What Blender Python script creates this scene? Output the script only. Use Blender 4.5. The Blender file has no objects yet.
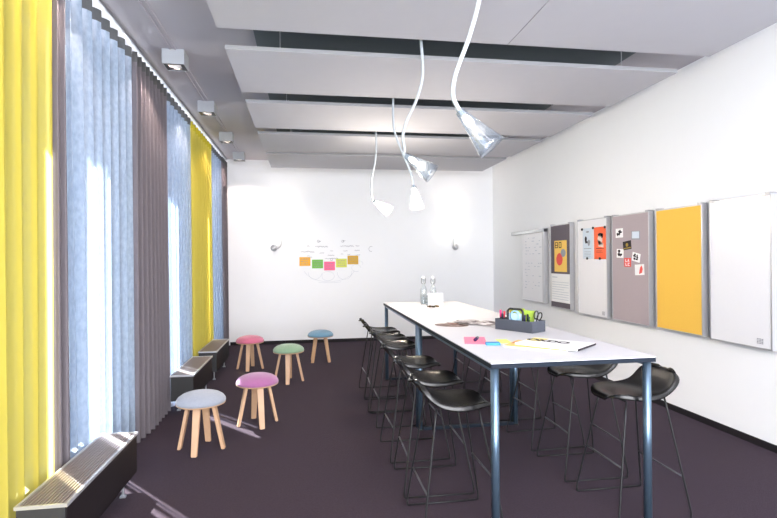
import bpy, bmesh, math, random
from mathutils import Vector, Matrix
random.seed(7)
S = bpy.context.scene
C = S.collection
PI = math.pi

# ------------------------------------------------------------------ camera
CAMZ = 1.6
cd = bpy.data.cameras.new('camera'); cam = bpy.data.objects.new('camera', cd); C.objects.link(cam)
cd.sensor_width = 36.0; cd.lens = 24.0; cd.clip_start = 0.05; cd.clip_end = 200
yaw, roll = math.radians(8.94), math.radians(0.5)
r0 = Vector((math.cos(yaw), -math.sin(yaw), 0)); u0 = Vector((0, 0, 1)); f0 = Vector((math.sin(yaw), math.cos(yaw), 0))
R_ = r0*math.cos(roll) - u0*math.sin(roll); U_ = r0*math.sin(roll) + u0*math.cos(roll)
M = Matrix((R_, U_, -f0)).transposed().to_4x4(); M.translation = Vector((0, 0, CAMZ))
cam.matrix_world = M
S.camera = cam

# ------------------------------------------------------------------ world, sun, area lights, exposure
w = bpy.data.worlds.new('World'); S.world = w; w.use_nodes = True
bg = w.node_tree.nodes['Background']; bg.inputs[0].default_value = (0.78, 0.89, 1.0, 1); bg.inputs[1].default_value = 1.25

def light(name, kind, loc, energy, col, rot=None, direction=None, **kw):
    l = bpy.data.lights.new(name, kind); l.energy = energy; l.color = col
    for k, v in kw.items(): setattr(l, k, v)
    o = bpy.data.objects.new(name, l); C.objects.link(o); o.location = loc
    if rot: o.rotation_euler = rot
    if direction is not None: o.rotation_euler = Vector(direction).to_track_quat('-Z', 'Y').to_euler()
    return o
SUN = 70.0
light('sun', 'SUN', (-8, 8, 9), SUN, (1.0, 0.95, 0.9), direction=(1, -1.2, -2.14), angle=math.radians(0.6))
# added fill lights out of view, one behind and one above the camera
light('fill_rear', 'AREA', (1.0, -2.3, 1.9), 430, (0.94, 0.955, 1.0), direction=(0.05, 1, 0.0), shape='RECTANGLE', size=4.6, size_y=2.8)
light('fill_overhead', 'AREA', (1.4, 0.2, 3.4), 55, (0.98, 0.94, 1.0), direction=(0, 0, -1), shape='RECTANGLE', size=3.0, size_y=1.6)
S.view_settings.view_transform = 'Standard'; S.view_settings.look = 'None'
S.view_settings.exposure = 0.97; S.view_settings.gamma = 1.0; S.view_settings.use_curve_mapping = False
S.cycles.max_bounces = 10; S.cycles.diffuse_bounces = 6; S.cycles.transparent_max_bounces = 16
S.cycles.sample_clamp_indirect = 4.0
S.cycles.use_denoising = True
S.cycles.caustics_reflective = False; S.cycles.caustics_refractive = False

# ------------------------------------------------------------------ materials
def srgb(r, g, b):
    f = lambda c: (c/255/12.92) if c <= 10 else ((c/255+0.055)/1.055)**2.4
    return (f(r), f(g), f(b), 1)
def mat(name, col, rough=0.6, metal=0.0, noise=0.06, scale=30.0, bump=0.0, bscale=None, **kw):
    m = bpy.data.materials.new(name); m.use_nodes = True; nt = m.node_tree
    b = nt.nodes['Principled BSDF']
    b.inputs['Roughness'].default_value = rough; b.inputs['Metallic'].default_value = metal
    for k, v in kw.items(): b.inputs[k.replace('_', ' ')].default_value = v
    tc = nt.nodes.new('ShaderNodeTexCoord'); n = nt.nodes.new('ShaderNodeTexNoise')
    n.inputs['Scale'].default_value = scale; n.inputs['Detail'].default_value = 4
    nt.links.new(tc.outputs['Object'], n.inputs['Vector'])
    mx = nt.nodes.new('ShaderNodeMix'); mx.data_type = 'RGBA'
    mx.inputs[6].default_value = tuple(c*(1-noise) for c in col[:3])+(1,); mx.inputs[7].default_value = tuple(min(1, c*(1+noise)) for c in col[:3])+(1,)
    nt.links.new(n.outputs['Fac'], mx.inputs[0]); nt.links.new(mx.outputs[2], b.inputs['Base Color'])
    if bump:
        n2 = nt.nodes.new('ShaderNodeTexNoise'); n2.inputs['Scale'].default_value = bscale or scale*4
        nt.links.new(tc.outputs['Object'], n2.inputs['Vector'])
        bp = nt.nodes.new('ShaderNodeBump'); bp.inputs['Strength'].default_value = bump; bp.inputs['Distance'].default_value = 0.01
        nt.links.new(n2.outputs['Fac'], bp.inputs['Height']); nt.links.new(bp.outputs['Normal'], b.inputs['Normal'])
    return m
def emit(name, col, st):
    m = bpy.data.materials.new(name); m.use_nodes = True; nt = m.node_tree; nt.nodes.clear()
    e = nt.nodes.new('ShaderNodeEmission'); e.inputs[0].default_value = col; e.inputs[1].default_value = st
    o = nt.nodes.new('ShaderNodeOutputMaterial'); nt.links.new(e.outputs[0], o.inputs[0]); return m
def sheer(name, col, clear, scale=260.0, trans=0.6, vein=0.3):
    """woven fabric: diffuse + translucent, and the open weave lets `clear` of the light straight through"""
    m = bpy.data.materials.new(name); m.use_nodes = True; nt = m.node_tree; nt.nodes.clear()
    N, L = nt.nodes.new, nt.links.new
    tc = N('ShaderNodeTexCoord'); mp = N('ShaderNodeMapping'); mp.inputs['Scale'].default_value = (1, 1, 0.55)
    n = N('ShaderNodeTexNoise'); n.inputs['Scale'].default_value = 42; n.inputs['Detail'].default_value = 3
    L(tc.outputs['Object'], mp.inputs[0]); L(mp.outputs[0], n.inputs['Vector'])
    mx = N('ShaderNodeMix'); mx.data_type = 'RGBA'
    mx.inputs[6].default_value = tuple(c*0.92 for c in col[:3])+(1,); mx.inputs[7].default_value = tuple(min(1, c*1.06) for c in col[:3])+(1,)
    L(n.outputs['Fac'], mx.inputs[0])
    d = N('ShaderNodeBsdfDiffuse'); t = N('ShaderNodeBsdfTranslucent'); tr = N('ShaderNodeBsdfTransparent')
    L(mx.outputs[2], d.inputs[0]); L(mx.outputs[2], t.inputs[0])
    tr.inputs[0].default_value = tuple(0.45+0.55*min(1, c*1.3) for c in col[:3])+(1,)
    a = N('ShaderNodeMixShader'); a.inputs[0].default_value = trans; L(d.outputs[0], a.inputs[1]); L(t.outputs[0], a.inputs[2])
    mr = N('ShaderNodeMapRange'); mr.inputs['From Min'].default_value = 0.3; mr.inputs['From Max'].default_value = 0.7
    mr.inputs['To Min'].default_value = clear*(1-vein*0.5); mr.inputs['To Max'].default_value = clear*(1+vein*0.5)
    L(n.outputs['Fac'], mr.inputs[0])
    b = N('ShaderNodeMixShader'); L(mr.outputs[0], b.inputs[0]); L(a.outputs[0], b.inputs[1]); L(tr.outputs[0], b.inputs[2])
    o = N('ShaderNodeOutputMaterial'); L(b.outputs[0], o.inputs[0]); return m
def clearmat(name, tint, gl=0.08, rough=0.02, body=0.0, bodycol=(1, 1, 1, 1)):
    m = bpy.data.materials.new(name); m.use_nodes = True; nt = m.node_tree; nt.nodes.clear()
    N, L = nt.nodes.new, nt.links.new
    tr = N('ShaderNodeBsdfTransparent'); tr.inputs[0].default_value = tint
    g = N('ShaderNodeBsdfGlossy'); g.inputs['Roughness'].default_value = rough
    f = N('ShaderNodeLayerWeight'); f.inputs[0].default_value = 0.5
    pw = N('ShaderNodeMath'); pw.operation = 'POWER'; pw.inputs[1].default_value = 4.0; L(f.outputs['Facing'], pw.inputs[0])
    ad = N('ShaderNodeMath'); ad.operation = 'ADD'; ad.inputs[1].default_value = 0.03+gl; ad.use_clamp = True; L(pw.outputs[0], ad.inputs[0])
    a = N('ShaderNodeMixShader'); L(ad.outputs[0], a.inputs[0]); L(tr.outputs[0], a.inputs[1]); L(g.outputs[0], a.inputs[2])
    last = a
    if body:
        t = N('ShaderNodeBsdfTranslucent'); t.inputs[0].default_value = bodycol
        d = N('ShaderNodeBsdfDiffuse'); d.inputs[0].default_value = bodycol
        q = N('ShaderNodeMixShader'); q.inputs[0].default_value = 0.5; L(t.outputs[0], q.inputs[1]); L(d.outputs[0], q.inputs[2])
        b = N('ShaderNodeMixShader'); b.inputs[0].default_value = body; L(a.outputs[0], b.inputs[1]); L(q.outputs[0], b.inputs[2]); last = b
    o = N('ShaderNodeOutputMaterial'); L(last.outputs[0], o.inputs[0]); return m

M_wall = mat('white_paint', (0.84, 0.85, 0.87, 1), 0.75, noise=0.01, scale=6, bump=0.03, bscale=120)
M_ceil = mat('ceiling_paint', (0.38, 0.365, 0.40, 1), 0.8, noise=0.015, scale=5)
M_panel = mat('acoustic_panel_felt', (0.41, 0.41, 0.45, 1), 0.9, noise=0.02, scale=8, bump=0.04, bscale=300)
M_pedge = mat('panel_edge_dimmed', (0.24, 0.245, 0.26, 1), 0.8)  # panel sides painted darker to offset the rear fill light
M_base = mat('dark_baseboard', (0.016, 0.014, 0.017, 1), 0.6, Specular_IOR_Level=0.15)
M_alu = mat('anodised_aluminium', (0.42, 0.43, 0.46, 1), 0.38, 0.75, noise=0.03)
M_alu2 = mat('table_leg_aluminium', (0.13, 0.20, 0.28, 1), 0.30, 0.8, noise=0.03)
M_white = mat('white_laminate', (0.60, 0.60, 0.63, 1), 0.45, noise=0.01)
M_edge = mat('dark_table_edge', (0.010, 0.015, 0.024, 1), 0.5, Specular_IOR_Level=0.12)
M_black = mat('black_seat_shell', (0.007, 0.0065, 0.0065, 1), 0.27, noise=0.1, Specular_IOR_Level=0.35)
M_rim = mat('plywood_rim', (0.30, 0.24, 0.17, 1), 0.45)
M_wire = mat('black_wire', (0.010, 0.010, 0.011, 1), 0.4, 0.0, Specular_IOR_Level=0.3)
M_rest = mat('footrest_steel', (0.10, 0.10, 0.11, 1), 0.35, 0.5)
M_pin = mat('black_plastic', (0.012, 0.012, 0.012, 1), 0.4)
M_silver = mat('frame_silver', (0.55, 0.55, 0.57, 1), 0.35, 0.6, noise=0.02)
M_paper = mat('paper_white', (0.84, 0.84, 0.84, 1), 0.7, noise=0.02, scale=12)
M_ink = mat('grey_marker_ink', (0.30, 0.30, 0.34, 1), 0.7)
M_inkl = mat('pale_marker_ink', (0.50, 0.53, 0.60, 1), 0.7)
M_tube = mat('white_silicone_tube', (0.42, 0.46, 0.49, 1), 0.4, noise=0.01)
M_cone = clearmat('translucent_polycarbonate', (0.86, 0.89, 0.92, 1), 0.03, 0.10, 0.10, (0.45, 0.50, 0.57, 1))
M_pane = clearmat('window_glass', (0.95, 0.98, 0.98, 1), 0.0)
M_glass = clearmat('drinking_glass', (0.93, 0.96, 0.97, 1), 0.10, 0.03, 0.10, (0.9, 0.93, 0.95, 1))
M_bulb = emit('lamp_bulb', (1, 0.90, 0.72, 1), 30)
M_bulbdim = emit('lamp_bulb_near', (1, 0.95, 0.86, 1), 3)
M_spotlens = emit('spot_lens', (1, 0.86, 0.76, 1), 9)

def carpet():
    m = mat('aubergine_carpet', (0.032, 0.020, 0.026, 1), 0.92, noise=0.6, scale=70, bump=0.5, bscale=400)
    nt = m.node_tree; b = nt.nodes['Principled BSDF']
    b.inputs['Sheen Weight'].default_value = 0.06; b.inputs['Specular IOR Level'].default_value = 0.15; b.inputs['Sheen Roughness'].default_value = 0.4; b.inputs['Sheen Tint'].default_value = (0.55, 0.5, 0.75, 1)
    return m
M_carpet = carpet()

# ------------------------------------------------------------------ mesh helpers
def link(name, bm, m=None, parent=None, smooth=False, loc=None, rot=None):
    me = bpy.data.meshes.new(name); bm.normal_update(); bm.to_mesh(me); bm.free()
    o = bpy.data.objects.new(name, me); C.objects.link(o)
    for x in (m if isinstance(m, (list, tuple)) else [m]):
        if x: me.materials.append(x)
    if smooth:
        for p in me.polygons: p.use_smooth = True
    if parent: o.parent = parent
    if loc: o.location = loc
    if rot: o.rotation_euler = rot
    return o
def tag(o, label, cat, group=None):
    o['label'] = label; o['category'] = cat
    if group: o['group'] = group
    return o
def thing(name, label, cat, loc=(0, 0, 0), rz=0, group=None):
    o = bpy.data.objects.new(name, None); C.objects.link(o); o.location = loc; o.rotation_euler = (0, 0, rz); o.empty_display_size = 0.1
    return tag(o, label, cat, group)
def struct(name, bm, m, parent=None):
    o = link(name, bm, m, parent)
    if not parent: o['kind'] = 'structure'
    return o
def nb(): return bmesh.new()
def box(bm, x0, x1, y0, y1, z0, z1, bev=0.0, mi=0, Mx=None):
    vs = [bm.verts.new((x, y, z)) for x in (x0, x1) for y in (y0, y1) for z in (z0, z1)]
    q = [(0, 1, 3, 2), (4, 6, 7, 5), (0, 4, 5, 1), (2, 3, 7, 6), (0, 2, 6, 4), (1, 5, 7, 3)]
    fs = [bm.faces.new([vs[i] for i in f]) for f in q]
    for f in fs: f.material_index = mi
    if bev:
        es = list({e for f in fs for e in f.edges})
        r = bmesh.ops.bevel(bm, geom=es, offset=bev, segments=2, affect='EDGES', profile=0.7)
        vs = list({v for f in r['faces'] for v in f.verts} | {v for v in vs if v.is_valid})
    if Mx is not None: bmesh.ops.transform(bm, matrix=Mx, verts=[v for v in vs if v.is_valid])
    return bm
def bx(*a, **k): return box(nb(), *a, **k)
def smoothpath(pts, n=8):
    P = [Vector(p) for p in pts]; out = []
    for i in range(len(P)-1):
        p0 = P[max(i-1, 0)]; p1 = P[i]; p2 = P[i+1]; p3 = P[min(i+2, len(P)-1)]
        for k in range(n):
            t = k/n
            out.append(0.5*((2*p1)+(-p0+p2)*t+(2*p0-5*p1+4*p2-p3)*t*t+(-p0+3*p1-3*p2+p3)*t*t*t))
    out.append(P[-1]); return out
def tube(bm, pts, r, seg=10, cap=True, mi=0):
    P = [Vector(p) for p in pts]; n = len(P)
    rs = r if isinstance(r, (list, tuple)) else [r]*n
    t = (P[1]-P[0]).normalized(); a = t.orthogonal().normalized(); rings = []
    for i in range(n):
        tt = (P[min(i+1, n-1)]-P[max(i-1, 0)]).normalized()
        a = (a - tt*a.dot(tt)).normalized(); b = tt.cross(a)
        rings.append([bm.verts.new(P[i]+(a*math.cos(2*PI*k/seg)+b*math.sin(2*PI*k/seg))*rs[i]) for k in range(seg)])
    for i in range(n-1):
        for k in range(seg):
            f = bm.faces.new((rings[i][k], rings[i][(k+1) % seg], rings[i+1][(k+1) % seg], rings[i+1][k])); f.material_index = mi
    if cap:
        f = bm.faces.new(rings[0][::-1]); f.material_index = mi; f = bm.faces.new(rings[-1]); f.material_index = mi
    return bm
def lathe(bm, prof, seg=32, Mx=None, close=False):
    rings = []
    for (r, z) in prof:
        if r < 1e-6: rings.append([bm.verts.new((0, 0, z))])
        else: rings.append([bm.verts.new((r*math.cos(2*PI*k/seg), r*math.sin(2*PI*k/seg), z)) for k in range(seg)])
    for i in range(len(rings)-1):
        A, B = rings[i], rings[i+1]
        for k in range(seg):
            k2 = (k+1) % seg
            if len(A) == 1 and len(B) == 1: continue
            if len(A) == 1: bm.faces.new((A[0], B[k2], B[k]))
            elif len(B) == 1: bm.faces.new((A[k], A[k2], B[0]))
            else: bm.faces.new((A[k], A[k2], B[k2], B[k]))
    if Mx is not None: bmesh.ops.transform(bm, matrix=Mx, verts=[v for rg in rings for v in rg])
    return bm
def align(p, d):
    return Matrix.Translation(Vector(p)) @ Vector(d).to_track_quat('Z', 'Y').to_matrix().to_4x4()
def children(o): return [c for c in bpy.data.objects if c.parent == o]
def dup(root, kids, loc, rz=None, label=None):
    """copy of a thing; kids = [(part, [sub-parts])]"""
    r = root.copy(); C.objects.link(r); r.location = loc
    if rz is not None: r.rotation_euler = (0, 0, rz)
    if label: r['label'] = label
    for p, subs in kids:
        c = p.copy(); C.objects.link(c); c.parent = r
        for s in subs:
            d = s.copy(); C.objects.link(d); d.parent = c
    return r
def tree(root): return [(c, children(c)) for c in children(root)]

# ------------------------------------------------------------------ room shell
XL, XR, YB, YF, ZC = -1.85, 3.75, 10.1, -2.6, 3.5
struct('floor', bx(XL-0.1, XR+0.15, YF-0.1, YB+0.1, -0.12, 0), M_carpet)
struct('ceiling', bx(XL-0.2, XR+0.15, YF-0.1, YB+0.15, ZC, ZC+0.15), M_ceil)
struct('wall_back', bx(XL-0.1, XR+0.15, YB, YB+0.15, 0, ZC), M_wall)
struct('wall_right', bx(XR, XR+0.15, YF, YB, 0, ZC), M_wall)
struct('wall_front', bx(XL-0.1, XR+0.15, YF-0.15, YF, 0, ZC), M_wall)
struct('baseboard_back', bx(-1.44, XR, YB-0.012, YB, 0, 0.06), M_base)
struct('baseboard_right', bx(XR-0.012, XR, YF, YB, 0, 0.06), M_base)
# facade: slim piers, glazed bays between
piers = [(-2.6, -2.45), (-0.55, -0.4), (1.5, 1.65), (3.42, 3.6), (4.85, 5.7), (7.05, 7.2), (8.5, 8.62), (9.75, 10.1)]
M_facade = mat('facade_grey', (0.33, 0.33, 0.35, 1), 0.6)
b = nb()
for a, c in piers: box(b, XL-0.08, XL+0.02, a, c, 0, ZC)
struct('wall_left', b, M_facade)
for i in range(len(piers)-1):
    a, c = piers[i][1], piers[i+1][0]
    wf = nb()
    for (p, q, r, s) in ((a, a+0.05, 0, ZC), (c-0.05, c, 0, ZC), (a+0.05, c-0.05, 0, 0.06), (a+0.05, c-0.05, ZC-0.05, ZC)):
        box(wf, XL-0.07, XL-0.01, p, q, r, s)
    root = struct('window_%d' % (i+1), wf, M_facade)
    link('pane', bx(XL-0.045, XL-0.035, a+0.05, c-0.05, 0.06, ZC-0.05), M_pane, root)
# the floor terrace outside, plus a canopy and slotted blades added to shape the sun
M_terr = mat('terrace_paving', (0.42, 0.42, 0.42, 1), 0.8)
struct('floor_terrace', bx(-9, XL-0.1, -8, 16, -0.25, -0.1), M_terr)
M_sunblock = sheer('sun_blocker', (0.19, 0.225, 0.28, 1), 0.0, trans=0.7)
slots = [(-9, -2.2), (-1.1, -0.7), (1.4, 1.9), (3.66, 3.74), (3.99, 4.11), (4.6, 4.73), (4.79, 4.87), (4.92, 4.99), (6.75, 6.93), (7.0, 7.06), (8.8, 9.0), (10.4, 16)]
b = nb()
for i in range(len(slots)-1):
    box(b, -2.095, -2.085, slots[i][1], slots[i+1][0], -0.1, ZC+0.12)
struct('sun_blocker_blades', b, M_sunblock)
struct('sun_blocker_top', bx(-2.07, XL-0.08, YF-2, 16, ZC-0.005, ZC+0.1), M_facade)
struct('trim_curtain_rail', bx(-1.50, -1.46, 0.9, 10.05, ZC-0.025, ZC-0.001), M_alu)

# added strip light that brightens the ceiling along the curtain heading
light('curtain_top_fill', 'AREA', (-1.60, 5.9, 3.33), 8, (0.92, 0.96, 1.0), rot=(0, PI+0.25, 0), shape='RECTANGLE', size=0.05, size_y=8.2)
struct('ceiling_gap_shade', bx(-0.42, 3.02, 2.7, 9.0, ZC-0.012, ZC-0.001), mat('painted_gap_shade', (0.125, 0.15, 0.165, 1), 0.85, noise=0.05, scale=4))  # dark slab added to paint in the shade above the panels
# recessed lighting slot along the left of the ceiling
b = nb(); box(b, -1.20, -1.185, -2.0, 9.55, ZC-0.012, ZC); box(b, -1.155, -1.14, -2.0, 9.55, ZC-0.012, ZC)
struct('trim_light_slot', b, M_ceil)

# ------------------------------------------------------------------ ceiling panels
def panel(y0, y1, label, seam=False):
    t = thing('ceiling_panel', label, 'ceiling panel', (1.3, (y0+y1)/2, 3.2), 0, 'suspended ceiling panels')
    h = (y1-y0)/2
    b = nb()
    if seam:
        box(b, -1.9, 0.199, -h, h, 0, 0.032, 0.003); box(b, 0.203, 1.9, -h, h, 0, 0.032, 0.003)
    else: box(b, -1.9, 1.9, -h, h, 0, 0.032, 0.003)
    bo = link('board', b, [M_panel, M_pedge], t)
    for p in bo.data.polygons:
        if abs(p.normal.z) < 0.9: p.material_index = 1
    for sx in (-1.5, 1.5):
        for sy in (-h*0.6, h*0.6):
            link('hanger', tube(nb(), [(sx, sy, 0.032), (sx, sy, 0.3)], 0.004, 6), M_alu, t)
panel(2.62, 3.70, 'grey suspended ceiling panel nearest the camera, cut by the top of the picture', True)
panel(4.06, 5.08, 'second grey suspended ceiling panel from the camera, above the near half of the table')
panel(5.40, 6.44, 'third grey suspended ceiling panel, middle one of the five')
panel(6.72, 7.76, 'fourth grey suspended ceiling panel from the camera, last but one before the back wall')
panel(7.98, 9.16, 'pale warm-lit suspended ceiling panel closest to the white back wall')

# ------------------------------------------------------------------ curtains
def curtain(y0, y1, m, label, lam=0.165, amp=0.038, top=3.425, x=-1.50, ph=0.0, head=None, tight=1.0):
    t = thing('curtain', label, 'curtain', (x, y0, 0))
    L = y1-y0; n = max(24, int(L/lam*16)); nz = 14
    rnd = random.Random(int(y0*100)); o1, o2 = rnd.uniform(0, 6), rnd.uniform(0, 6)
    def px(s, v):    # s along, v 0 bottom .. 1 top
        a = amp*(1.0+0.25*math.sin(s*3.1+o1)*(1-v)) * (1.1-0.25*v)
        p = 2*PI*s/lam + ph + (1-v)*0.5*math.sin(s*2.3+o2)
        c = math.sin(p); c = math.copysign(abs(c)**0.75, c)
        return a*c + 0.008*(1-v)*math.sin(s*7+o2)
    def build(z0, z1, off, nn):
        b = nb(); V = []
        for j in range(nn+1):
            z = z0+(z1-z0)*j/nn
            V.append([b.verts.new((px(L*i/n, z/top)+off, L*i/n+0.010*math.cos(2*PI*(L*i/n)/lam*2), z)) for i in range(n+1)])
        for j in range(nn):
            for i in range(n): b.faces.new((V[j][i], V[j][i+1], V[j+1][i+1], V[j+1][i]))
        return b
    link('fabric', build(0.015, top, 0, nz), m, t, smooth=True)
    link('heading_tape', build(top-0.085, top+0.004, 0.003, 1), head or M_tape, t, smooth=True)
    return t
M_tape = sheer('dark_heading_tape', srgb(96, 96, 96), 0.05, trans=0.25)
M_yellow = sheer('yellow_sheer', srgb(222, 206, 100), 0.18, trans=0.6)
M_blue = sheer('pale_blue_sheer', srgb(190, 202, 218), 0.50, trans=0.6)
M_taupe = sheer('taupe_curtain', srgb(110, 104, 108), 0.0, trans=0.12)
M_ytape = sheer('yellow_heading_tape', srgb(190, 178, 60), 0.05, trans=0.3)
curtain(1.45, 3.35, M_yellow, 'sheer yellow curtain nearest the camera at the left picture edge', head=M_ytape)
curtain(3.36, 3.52, M_taupe, 'narrow folded dark taupe curtain between near yellow and near blue curtains', lam=0.09, amp=0.03, x=-1.49)
curtain(3.54, 4.76, M_blue, 'wide pale blue sheer curtain behind the nearest floor heater', ph=1.0)
curtain(4.79, 5.78, M_taupe, 'wide opaque grey-brown curtain in the middle of the window side', lam=0.12, amp=0.045, x=-1.49)
curtain(5.82, 7.06, M_blue, 'pale blue sheer curtain beyond the wide grey-brown one, behind the middle heater', ph=2.0)
curtain(7.09, 8.50, M_yellow, 'far yellow sheer curtain standing behind the furthest heater', head=M_ytape)
curtain(8.53, 9.45, M_blue, 'narrow far pale blue curtain next to the last taupe curtain')
curtain(9.47, 10.04, M_taupe, 'dark taupe curtain in the corner against the back wall', lam=0.12, amp=0.045, x=-1.49)

# ------------------------------------------------------------------ floor heaters
M_hbody = mat('heater_dark_lacquer', (0.012, 0.009, 0.010, 1), 0.5, Specular_IOR_Level=0.2)
M_hend = mat('heater_end_grey', (0.035, 0.035, 0.036, 1), 0.5, Specular_IOR_Level=0.2)
M_hslat = mat('grille_bars', (0.30, 0.25, 0.24, 1), 0.45, 0.4)
def heater(y0, y1, label):
    t = thing('floor_heater', label, 'heater', (-1.305, (y0+y1)/2, 0), 0, 'low convector heaters under the windows')
    h = (y1-y0)/2; W = 0.115
    b = nb()
    box(b, -W, -W+0.006, -h+0.006, h-0.006, 0.13, 0.385); box(b, W-0.006, W, -h+0.006, h-0.006, 0.13, 0.385); box(b, -W, W, -h+0.006, h-0.006, 0.13, 0.137)
    link('body', b, M_hbody, t)
    for s in (-1, 1):
        link('end_panel', bx(-W+0.004, W-0.004, s*h-0.006, s*h+0.006, 0.13, 0.384, 0.002), M_hend, t)
    b = nb()
    for s in (-1, 1):
        box(b, s*W-0.006, s*W+0.006, -h-0.006, h+0.006, 0.385, 0.402); box(b, -W+0.006, W-0.006, s*h-0.006, s*h+0.006, 0.385, 0.402)
    link('rim', b, M_silver, t)
    b = nb()
    for i in range(12):
        x = -W+0.015+i*(2*W-0.030)/11; box(b, x-0.0042, x+0.0042, -h+0.006, h-0.006, 0.384, 0.399)
    for y in [k*0.2 for k in range(-int(h/0.2), int(h/0.2)+1)]: box(b, -W+0.006, W-0.006, y-0.003, y+0.003, 0.382, 0.386)
    link('grille', b, M_hslat, t)
    for sy in (-1, 1):
        for sx in (-1, 1):
            b = nb(); tube(b, [(sx*0.06, sy*(h-0.12), 0.012), (sx*0.06, sy*(h-0.12), 0.132)], 0.009, 8); box(b, sx*0.06-0.018, sx*0.06+0.018, sy*(h-0.12)-0.015, sy*(h-0.12)+0.015, 0.0, 0.012)
            link('foot', b, M_alu, t)
heater(2.79, 3.87, 'low dark floor heater with slatted top, closest to the camera')
heater(5.70, 6.78, 'middle low dark floor heater behind the grey stool')
heater(7.12, 8.20, 'furthest low dark floor heater, beside the far yellow curtain')

# ------------------------------------------------------------------ ceiling spots
M_sbox = mat('spot_housing', (0.34, 0.36, 0.39, 1), 0.5, noise=0.02)
def spot(y, label):
    t = thing('ceiling_spotlight', label, 'spotlight', (-1.17, y, ZC), 0, 'cube spotlights along the curtain side')
    b = nb(); w = 0.095; z0 = -0.135
    box(b, -w, -w+0.006, -w, w, z0, -0.001); box(b, w-0.006, w, -w, w, z0, -0.001); box(b, -w+0.006, w-0.006, -w, -w+0.006, z0, -0.001); box(b, -w+0.006, w-0.006, w-0.006, w, z0, -0.001)
    link('housing', b, M_sbox, t)
    b = nb()
    for (a, c, d, e) in ((-w+0.006, w-0.006, -w+0.006, -0.055), (-w+0.006, w-0.006, 0.055, w-0.006), (-w+0.006, -0.055, -0.055, 0.055), (0.055, w-0.006, -0.055, 0.055)): box(b, a, c, d, e, z0+0.004, z0+0.014)
    link('trim_ring', b, M_pin, t)
    rf = link('reflector', lathe(nb(), [(0.055, z0+0.012), (0.048, z0+0.03), (0.028, z0+0.055)], 24), M_silver, t, True)
    link('lens', lathe(nb(), [(0, z0+0.05), (0.03, z0+0.05)], 24), M_spotlens, rf)
    l = light('spot_beam', 'SPOT', (-1.17, y, ZC+z0+0.02), 24, (1, 0.80, 0.70), direction=(0, 0, -1), spot_size=math.radians(128), spot_blend=0.3, shadow_soft_size=0.03)
spot(3.35, 'cube ceiling spotlight above the near end, just outside the picture top')
spot(4.97, 'large-looking cube ceiling spotlight nearest the camera')
spot(6.50, 'second cube ceiling spotlight from the camera')
spot(8.02, 'third cube ceiling spotlight, above the far yellow curtain')
spot(9.45, 'small cube ceiling spotlight nearest the back wall')

# ------------------------------------------------------------------ tables
def table(y0, label):
    t = thing('high_table', label, 'table', (1.5, y0+1.02, 0), 0, 'white high meeting tables')
    L = 1.018; W = 0.5; T = 1.02
    link('tabletop', bx(-W, W, -L, L, T-0.006, T, 0.0), M_white, t)
    link('edge_band', bx(-W-0.001, W+0.001, -L-0.0005, L+0.0005, T-0.032, T-0.006, 0.0), M_edge, t)
    b = nb()
    for s in (-1, 1):
        box(b, s*0.47-0.0175, s*0.47+0.0175, -L+0.06, L-0.06, T-0.056, T-0.032, 0.003); box(b, -0.45, 0.45, s*(L-0.30)-0.0175, s*(L-0.30)+0.0175, T-0.056, T-0.032, 0.003)
    link('frame', b, M_alu2, t)
    for sx in (-1, 1):
        for sy in (-1, 1):
            leg = link('leg', tube(nb(), [(sx*0.468, sy*(L-0.037), 0.012), (sx*0.468, sy*(L-0.037), T-0.033)], 0.0235, 20), M_alu2, t, True)
            link('foot', lathe(nb(), [(0, 0), (0.03, 0), (0.03, 0.006), (0.022, 0.013), (0, 0.013)], 20, Matrix.Translation((sx*0.468, sy*(L-0.037), 0))), M_pin, leg)
    link('floor_bar', bx(-0.445, 0.445, L-0.055, L-0.02, 0.0, 0.03, 0.004), M_edge, t)
table(2.735, 'near white-topped high table with blue-grey legs, holding tray and magazines')
table(4.775, 'far white-topped high table with blue-grey legs, carrying bottles and glasses')

# ------------------------------------------------------------------ bar stools
def seat_mesh():
    prof = [(0.212, 0.703, 0.045), (0.223, 0.718, 0.075), (0.210, 0.737, 0.115), (0.168, 0.743, 0.156), (0.105, 0.737, 0.186), (0.035, 0.733, 0.204), (-0.035, 0.734, 0.206), (-0.095, 0.745, 0.199),
            (-0.140, 0.766, 0.193), (-0.180, 0.797, 0.194), (-0.210, 0.832, 0.188), (-0.232, 0.862, 0.163), (-0.248, 0.877, 0.122), (-0.264, 0.880, 0.075), (-0.275, 0.868, 0.040)]
    b = nb(); nc = 14; V = []
    for i, (x, z, hw) in enumerate(prof):
        row = []
        back = max(0.0, min(1.0, (-x-0.09)/0.12)); mid = 1 if 2 < i < 12 else 0.25
        for k in range(-nc, nc+1):
            e = abs(k/nc); t = math.sin(k/nc*PI/2)
            lift = 0.024*min(1, e/0.8)**2.5; roll_ = (max(0, e-0.8)/0.2)**1.3*0.034
            row.append(b.verts.new((x + back*(0.030*min(1, e/0.8)**2 - 0.9*roll_*mid), hw*t, z + (1-0.6*back)*lift*mid - roll_*mid*(1-0.5*back))))
        V.append(row)
    for i in range(len(prof)-1):
        for k in range(2*nc): b.faces.new((V[i][k], V[i][k+1], V[i+1][k+1], V[i+1][k]))
    bmesh.ops.recalc_face_normals(b, faces=b.faces)
    if sum(f.normal.z for f in b.faces) < 0: bmesh.ops.reverse_faces(b, faces=b.faces)
    return b
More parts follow.
